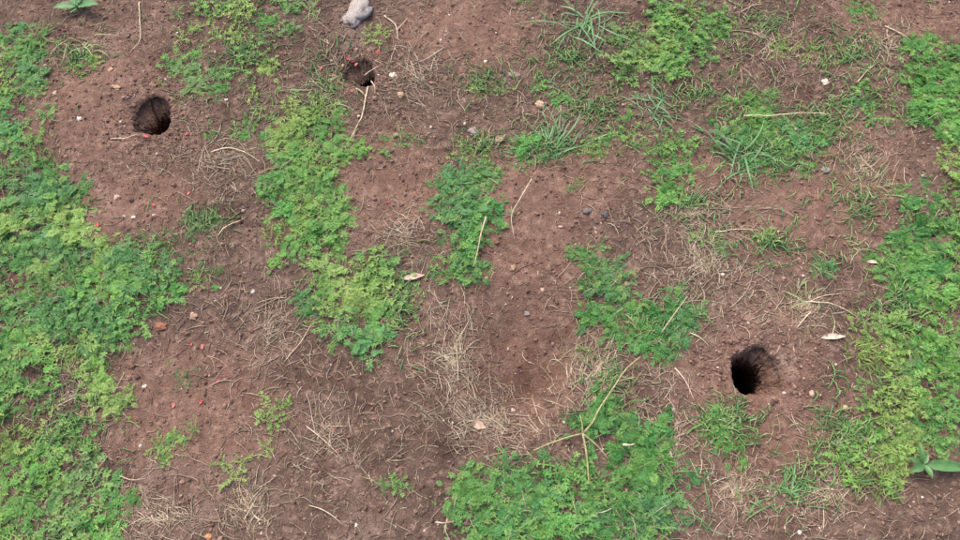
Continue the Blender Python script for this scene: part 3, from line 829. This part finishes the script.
def pebble(name, label, x, y, w, h, col, flat=.5, cat='pebble', rough=.5, group='pebbles on the soil'):
    c = px(x, y); s = mpp(x, y); sd = random.randint(0, 9999)
    V = IV.copy()
    r = 1 + rough * (perlin(V[:, 0] * 1.6 + sd, V[:, 1] * 1.6 + V[:, 2] * 1.3, 8) + .5 * perlin(V[:, 0] * 4 + sd, V[:, 1] * 4 + V[:, 2] * 3, 9))
    V = V * r[:, None] * np.array([w / 2 * s, h / 2 * s * 1.1, min(w, h) / 2 * s * flat])
    o = link(name, mesh('pebble', V, IF, M_STONE), None, (c[0], c[1], hz(*c) + min(w, h) / 2 * s * flat * .2), (0, 0, random.uniform(-.4, .4)), None, col)
    tag(o, label, cat, group)
WH, TAN, GRY, ORG = (0.62, 0.58, 0.50), (0.42, 0.29, 0.20), (0.26, 0.24, 0.23), (0.50, 0.25, 0.13)
pebble('stone', 'rough grey stone at the top edge above the smallest burrow', 357, 11, 20, 32, (0.33, 0.30, 0.29), .5, 'stone', .6, None)
PEB = [
    ('white pebble right beside the smallest burrow', 393, 75, 8, 7.5, WH), ('tan pebble below right of the white one by the smallest burrow', 401, 95, 9, 7, TAN),
    ('white pebble in the weeds at upper right', 825, 83, 9, 8, WH), ('narrow tan pebble above the upper left burrow', 112, 72, 5, 8, TAN),
    ('flat tan pebble at the upper left of the upper left burrow', 118, 90, 12, 7, TAN), ('small white pebble left of the upper left burrow', 82, 122, 7, 5, (.7, .68, .68)),
    ('pale pinkish pebble farthest left of the upper left burrow', 57, 96, 5, 7, (.45, .34, .30)), ('round tan pebble right of the big left mat', 193, 316, 9, 9, TAN),
    ('tan pebble at the foot of the sparse upper middle weeds', 540, 103, 12, 9, (.48, .38, .26)), ('grey pebble above the dark middle weed strip', 473, 131, 12, 10, GRY),
    ('pale round pebble right below the largest burrow', 812, 394, 7, 7, (.50, .38, .30)), ('tan pebble further right of the largest burrow', 846, 408, 8, 7, TAN),
    ('dark bluish pebble on red soil in the middle', 605, 215, 9, 9, (.075, .078, .095)), ('grey pebble left of the dark bluish one', 587, 212, 10, 8, (.15, .135, .14)),
    ('small white pebble with dark crumb below the bright weed column', 252, 291, 5, 6, (.65, .62, .6)), ('grey pebble in the shallow pit top', 528, 308, 8, 6, GRY),
    ('tan pebble left in the bare middle soil', 513, 267, 8, 7, (.38, .24, .17)), ('tan pebble in the bare middle soil above the pit', 543, 289, 5, 5, (.45, .32, .25)),
    ('pale pebble above the big left mat', 117, 198, 7, 8, (.42, .33, .28)), ('tiny white pebble among petals above the big left mat', 135, 219, 5, 4, (.62, .58, .54)),
    ('tiny pale pebble above the left mat edge', 125, 218, 4, 4, (.5, .42, .37)), ('tiny white pebble alone on bare soil at lower left', 139, 445, 4, 3.5, WH),
    ('pale pink pebble above the small lower left weed', 174, 437, 5, 5, (.62, .48, .42)), ('orange pebble at the bottom edge, lower left', 210, 537, 9, 7, ORG),
    ('tan pebble at the bottom edge next to the orange one', 221, 539, 6, 5, TAN), ('tiny white pebble right of the bottom mat', 675, 408, 3.5, 4.5, (.75, .73, .7)),
    ('tiny white pebble at the bottom edge left of the bottom mat', 357, 526, 3.5, 5, (.7, .66, .62)), ('flat greyish pebble in bare soil at upper middle', 513, 75, 15, 9, (.26, .20, .185)),
    ('dull pebble below the smallest burrow stems', 396, 135, 6, 6, (.36, .28, .25)), ('greyish lump below the ragged grassy patch', 826, 170, 12, 9, (.24, .21, .205)),
    ('pinkish pebble in the worn hollow', 398, 224, 8, 6, (.30, .20, .17)), ('pale crumb on red soil below the bluish pebble', 596, 232, 4, 4, (.4, .28, .23)),
    ('reddish clod beside the left mat edge', 160, 326, 15, 10, (.24, .11, .065)),
]
for lab, x, y, w, h, col in PEB: pebble('pebble', lab, x, y, w * .82, h * .82, tuple(.82 * a + .18 * b for a, b in zip(jit(col, .06), (.2, .13, .10))))

def petal_obj(label, x, y, w, group='red petals on the soil', col=(0.42, 0.055, 0.065)):
    c = px(x, y); s = mpp(x, y) * w * .68
    n = 5; V, Fc = [], []
    for i in range(n):
        t = i / (n - 1)
        ww = .34 * math.sin(math.pi * (t * .86 + .1))
        for k in (-1, 0, 1): V.append(((t - .5) * s, k * ww * s, .0016 + s * (.22 * abs(k) * ww * 2 + .18 * (t - .5) ** 2)))
    for i in range(n - 1):
        for k in range(2):
            a = i * 3 + k; Fc.append((a, a + 1, a + 4, a + 3))
    nv = len(V)
    V += [(v[0], v[1], v[2] - .0007) for v in V]; Fc += [tuple(nv + i for i in reversed(f)) for f in Fc]
    o = link('red_petal', mesh('petal', V, Fc, M_PETAL), None, (c[0], c[1], hz(*c)), (random.gauss(0, .1), random.gauss(0, .1), random.uniform(0, 6.28)), None, tuple(v * (1 - f) + f * q for v, q, f in zip(jit(col, .25), (.42, .22, .20), [random.random() ** 2 * .8] * 3)))
    tag(o, label, 'petal', group)
RING = 'red petal scattered around the rim of the smallest burrow'
for x, y in [(351, 54), (341, 58), (339, 61), (337, 80), (346, 52), (320, 66), (332, 70), (355, 57), (352, 92)]: petal_obj(RING, x, y, 7, 'red petals around the smallest burrow')
PET = [('red petal above right of the smallest burrow', 378, 50, 9), ('red petal right of the white pebble by the smallest burrow', 411, 75, 7), ('lone red petal farthest right of the smallest burrow', 431, 83, 6),
       ('largest red petal at the lower lip of the upper left burrow', 148, 139, 9), ('red petal right of the lip of the upper left burrow', 188, 136, 6), ('red petal in straws below the upper left burrow', 190, 196, 6),
       ('red petal on pale soil above the big left mat', 155, 207, 7), ('red petal beside the tiny white pebble above the left mat', 149, 206, 5), ('red petal at the top edge of the big left mat', 99, 226, 7),
       ('red petal right of the round tan pebble', 202, 346, 8), ('tiny red petal left of it, by the left mat', 191, 344, 5), ('bright red petal on bare soil at left', 173, 405, 8), ('red petal right of the bright one', 200, 401, 8),
       ('tiny red petal above the two on bare soil', 218, 380, 6), ('red petal in the worn hollow', 388, 201, 6), ('pinkish petal on the dark soil at lower centre left', 332, 428, 7), ('tiny red petal beside dry straw at left', 224, 378, 4)]
for lab, x, y, w in PET: petal_obj(lab, x, y, w)

def dead_leaf(label, x, y, w, hgt, az, col):
    c = px(x, y); s = mpp(x, y)
    n, m = 9, 5; V, Fc = [], []
    for i in range(n):
        t = i / (n - 1); ww = hgt * s * .5 * (math.sin(math.pi * (t * .92 + .04)) ** .8) * (1 if t < .7 else .8)
        for k in range(m):
            v = k / (m - 1) * 2 - 1
            V.append(((t - .5) * w * s, v * ww, .003 + .35 * abs(v) ** 2 * ww + .0015 * math.sin(t * 5 + v)))
    for i in range(n - 1):
        for k in range(m - 1):
            a = i * m + k; Fc.append((a, a + 1, a + m + 1, a + m))
    nv = len(V); V += [(a, b, z - .0008) for a, b, z in V]; Fc += [tuple(nv + i for i in reversed(f)) for f in Fc]
    o = link('dead_leaf', mesh('dead_leaf', V, Fc, M_STRAW), None, (c[0], c[1], hz(*c)), (0, 0, R(az)), None, col)
    tag(o, label, 'leaf', 'dead leaves')
dead_leaf('pale curled dead leaf between the left middle patch and the dark strip', 414, 277, 21, 7.5, 12, (.50, .39, .32))
dead_leaf('whitish dead leaf right above the largest burrow', 831, 339, 25, 6.5, 4, (.50, .42, .345))
dead_leaf('tan dead leaf below the shallow pit', 479, 424, 14, 9, -20, (.46, .33, .26))
dead_leaf('narrow pale dead leaf left of the right-edge mat, halfway down', 873, 263, 14, 4, -4, (.56, .46, .37))
dead_leaf('brown dead leaf right of the grey pebble, upper middle', 500, 140, 15, 8, 50, (.36, .25, .19))

# ------------------------------------------------------------------ uncountable litter: fibres, crumbs
def rand_field(n, xr=(-1.05, 1.05), yr=(-.52, .71)):
    return rng.uniform(*xr, n), rng.uniform(*yr, n)
def hole_mask(x, y, s):
    m = np.zeros(len(x), bool)
    for H in HOLES: m |= hole_s(H, x, y)[0] < s
    return m
def fibres(name, label, x, y, az, L, rad, cols, n=6, curve=1.0, lift=.003, fw=.16):
    k = len(x); t = np.linspace(0, 1, n)
    a = az[:, None] + curve * rng.normal(0, 1, (k, 1)) * t + fw * np.sin(t * 5 + rng.uniform(0, 6, (k, 1)))
    dx, dy = np.cos(a) * (L / (n - 1))[:, None], np.sin(a) * (L / (n - 1))[:, None]
    X_ = x[:, None] + np.cumsum(dx, 1) - dx; Y_ = y[:, None] + np.cumsum(dy, 1) - dy
    Zg = height(X_.ravel(), Y_.ravel()).reshape(X_.shape)
    Z_ = Zg + .0006 + (rng.uniform(0, lift, (k, 1)) * np.sin(math.pi * t))
    keep = ~hole_mask(X_.ravel(), Y_.ravel(), 1.0).reshape(X_.shape).any(1)
    X_, Y_, Z_, a, rad, cols = X_[keep], Y_[keep], Z_[keep], a[keep], rad[keep], cols[keep]
    k = len(X_)
    prof = np.array([.75, 1, 1, .9, .7, .35][:n])
    r = rad[:, None] * prof
    sx, sy = -np.sin(a) * r, np.cos(a) * r
    V = np.stack([np.stack([X_ + sx, Y_ + sy, Z_ - r * .4], -1), np.stack([X_, Y_, Z_ + r * .8], -1), np.stack([X_ - sx, Y_ - sy, Z_ - r * .4], -1)], 2)
    base = (np.arange(k) * n * 3)[:, None, None]
    i = np.arange(n - 1)[None, :, None] * 3; q = np.arange(3)[None, None, :]; q2 = (q + 1) % 3
    Fq = np.stack([base + i + q, base + i + q2, base + i + 3 + q2, base + i + 3 + q], -1).reshape(-1, 4)
    o = link(name, big_mesh(name, V.reshape(-1, 3), Fq, M_LITTER, True, {'col': np.repeat(cols, n * 3, 0)}))
    o['kind'] = 'stuff'; tag(o, label, 'litter')
    return o
def colpick(n, cols, s=.2):
    c = np.array(cols)[rng.integers(0, len(cols), n)]
    return np.clip(c * (1 + rng.uniform(-s, s, (n, 1))), .005, .9)
# short dry grass litter, thicker in the tangles
xs, ys, azs = [], [], []
for cx, cy, rx, ry, cnt, ang, lab in TANGLES:
    m = int(cnt * 16)
    a, r = rng.uniform(0, 6.28, m), np.abs(rng.normal(0, 1.0, m))
    for u, v in zip(cx + rx * r * np.cos(a), cy + ry * r * np.sin(a)):
        p = px(u, v); xs.append(p[0]); ys.append(p[1]); azs.append(R(ang) + random.gauss(0, .8))
ux, uy = rand_field(4800)
keep = bare(ux, uy) < rng.uniform(.15, .9, len(ux))
ux, uy = ux[keep], uy[keep]
xs = np.r_[xs, ux]; ys = np.r_[ys, uy]; azs = np.r_[azs, rng.uniform(0, 6.28, len(ux))]
n = len(xs)
nt_ = len(xs) - len(ux)
lc = np.concatenate([colpick(nt_, STRAW_COLS), colpick(len(ux), STRAW_COLS[3:] + [(.27, .195, .15), (.22, .155, .12), (.19, .13, .10)])])
fibres('dry_grass_litter', 'short pale dry grass litter strewn over the soil', xs, ys, azs, rng.uniform(.010, .046, n), rng.uniform(.0003, .0008, n), lc)
ux, uy = rand_field(9000)
keep = bare(ux, uy) < rng.uniform(.2, 1.0, len(ux)); ux, uy = ux[keep], uy[keep]; n = len(ux)
fibres('chaff', 'tiny broken grey tan chaff sprinkled over the soil', ux, uy, rng.uniform(0, 6.28, n), rng.uniform(.003, .011, n), rng.uniform(.0003, .0010, n), colpick(n, STRAW_COLS + [(.24, .18, .14), (.2, .15, .12)]), curve=.5, lift=.0015)
# dark rootlets and brown fibre
ux, uy = rand_field(11000)
keep = bare(ux, uy) < rng.uniform(.25, 1.1, len(ux))
ux, uy = ux[keep], uy[keep]; n = len(ux)
fibres('root_fibre_litter', 'fine brown root fibres scattered in the topsoil', ux, uy, rng.uniform(0, 6.28, n), rng.uniform(.005, .018, n), rng.uniform(.0003, .0007, n),
       colpick(n, [(.16, .10, .075), (.22, .145, .11), (.11, .07, .055), (.28, .20, .155)], .25), curve=1.0)
# crumbs
V8, F8 = ico(0)
F8 = np.array(F8)
m = 27000
cx_, cy_ = rand_field(m)
for H in HOLES:
    a_ = rng.uniform(-math.pi, math.pi, 900); rr_ = np.interp(a_, ANG, H['r']) * 1.04 + np.abs(rng.normal(0, .045, 900))
    cx_ = np.r_[cx_, H['c'][0] + np.cos(a_) * rr_]; cy_ = np.r_[cy_, H['c'][1] + np.sin(a_) * rr_]
m = len(cx_)
size = .0006 + .0030 * rng.uniform(0, 1, m) ** 6 + .0006 * rng.uniform(0, 1, m)
hm = ~hole_mask(cx_, cy_, 1.05)
cx_, cy_, size = cx_[hm], cy_[hm], size[hm]; m = len(size)
VV = V8[None] * (1 + rng.uniform(-.3, .3, (m, 12, 1))) * (size[:, None, None] * rng.uniform(.7, 1.3, (m, 1, 3)))
VV = VV + np.stack([cx_, cy_, height(cx_, cy_) + size * .25], -1)[:, None]
FF = (F8[None] + (np.arange(m) * 12)[:, None, None]).reshape(-1, 3)
cc = colpick(m, [(.19, .11, .085), (.14, .085, .068), (.24, .155, .125), (.17, .105, .085), (.20, .125, .10)], .2)
pale = rng.uniform(0, 1, m) < .035
cc[pale] = colpick(pale.sum(), [(.5, .42, .36), (.38, .28, .22), (.55, .5, .46)])
o = link('soil_crumbs', big_mesh('soil_crumbs', VV.reshape(-1, 3), FF, M_LITTER, False, {'col': np.repeat(cc, 12, 0)}))
o['kind'] = 'stuff'; tag(o, 'loose reddish brown soil crumbs and grit on the ground', 'soil')

# loose pale strands caught on the weed mats
gp = np.array(GREEN_PTS); pick = rng.integers(0, len(gp), 1300)
ux, uy = gp[pick, 0] + rng.normal(0, .012, 1300), gp[pick, 1] + rng.normal(0, .012, 1300)
fibres('mat_strands', 'thin pale dead strands caught among the green weeds', ux, uy, rng.uniform(0, 6.28, 1300), rng.uniform(.012, .04, 1300), rng.uniform(.0003, .0008, 1300),
       colpick(1300, STRAW_COLS + [(.25, .3, .12), (.3, .34, .15)]), lift=.026)

# thin scattered grass sprigs linking the patches
SPRIGS = [(700, 95, 60, 25, 150, 90), (760, 30, 70, 35, 130, 60), (850, 60, 50, 40, 220, 80), (820, 120, 60, 30, 160, 20), (860, 210, 40, 40, 120, 60), (570, 60, 50, 40, 240, 100),
          (590, 110, 60, 30, 170, 60), (770, 245, 50, 30, 130, 70), (690, 205, 40, 20, 90, 60), (240, 60, 70, 60, 260, 80), (330, 90, 35, 50, 150, 100), (480, 85, 30, 20, 80, 90),
          (480, 150, 30, 18, 90, 90), (80, 60, 40, 25, 110, 90), (400, 310, 20, 45, 130, 90), (800, 480, 60, 45, 130, 60), (650, 330, 50, 30, 130, 60), (730, 425, 30, 25, 220, 100),
          (60, 430, 60, 60, 200, 60), (900, 310, 50, 40, 180, 80), (840, 440, 30, 50, 150, 60), (545, 150, 40, 20, 150, 60), (770, 150, 70, 35, 350, 60), (205, 225, 30, 20, 70, 60), (610, 380, 30, 30, 90, 70)]
xs, ys, azs = [], [], []
for cx, cy, rx, ry, m, ang in SPRIGS:
    a, r = rng.uniform(0, 6.28, m), np.abs(rng.normal(0, .7, m))
    for u, v in zip(cx + rx * r * np.cos(a), cy + ry * r * np.sin(a)):
        p = px(u, v); xs.append(p[0]); ys.append(p[1]); azs.append(R(ang) + random.gauss(0, 1.0))
n = len(xs)
fibres('grass_sprigs', 'thin scattered green grass sprigs between the weed patches', np.array(xs), np.array(ys), np.array(azs), rng.uniform(.010, .034, n), rng.uniform(.0006, .0014, n),
       colpick(n, [(.13, .29, .09), (.17, .30, .11), (.22, .30, .13), (.12, .26, .11), (.26, .29, .15)], .2), lift=.012)
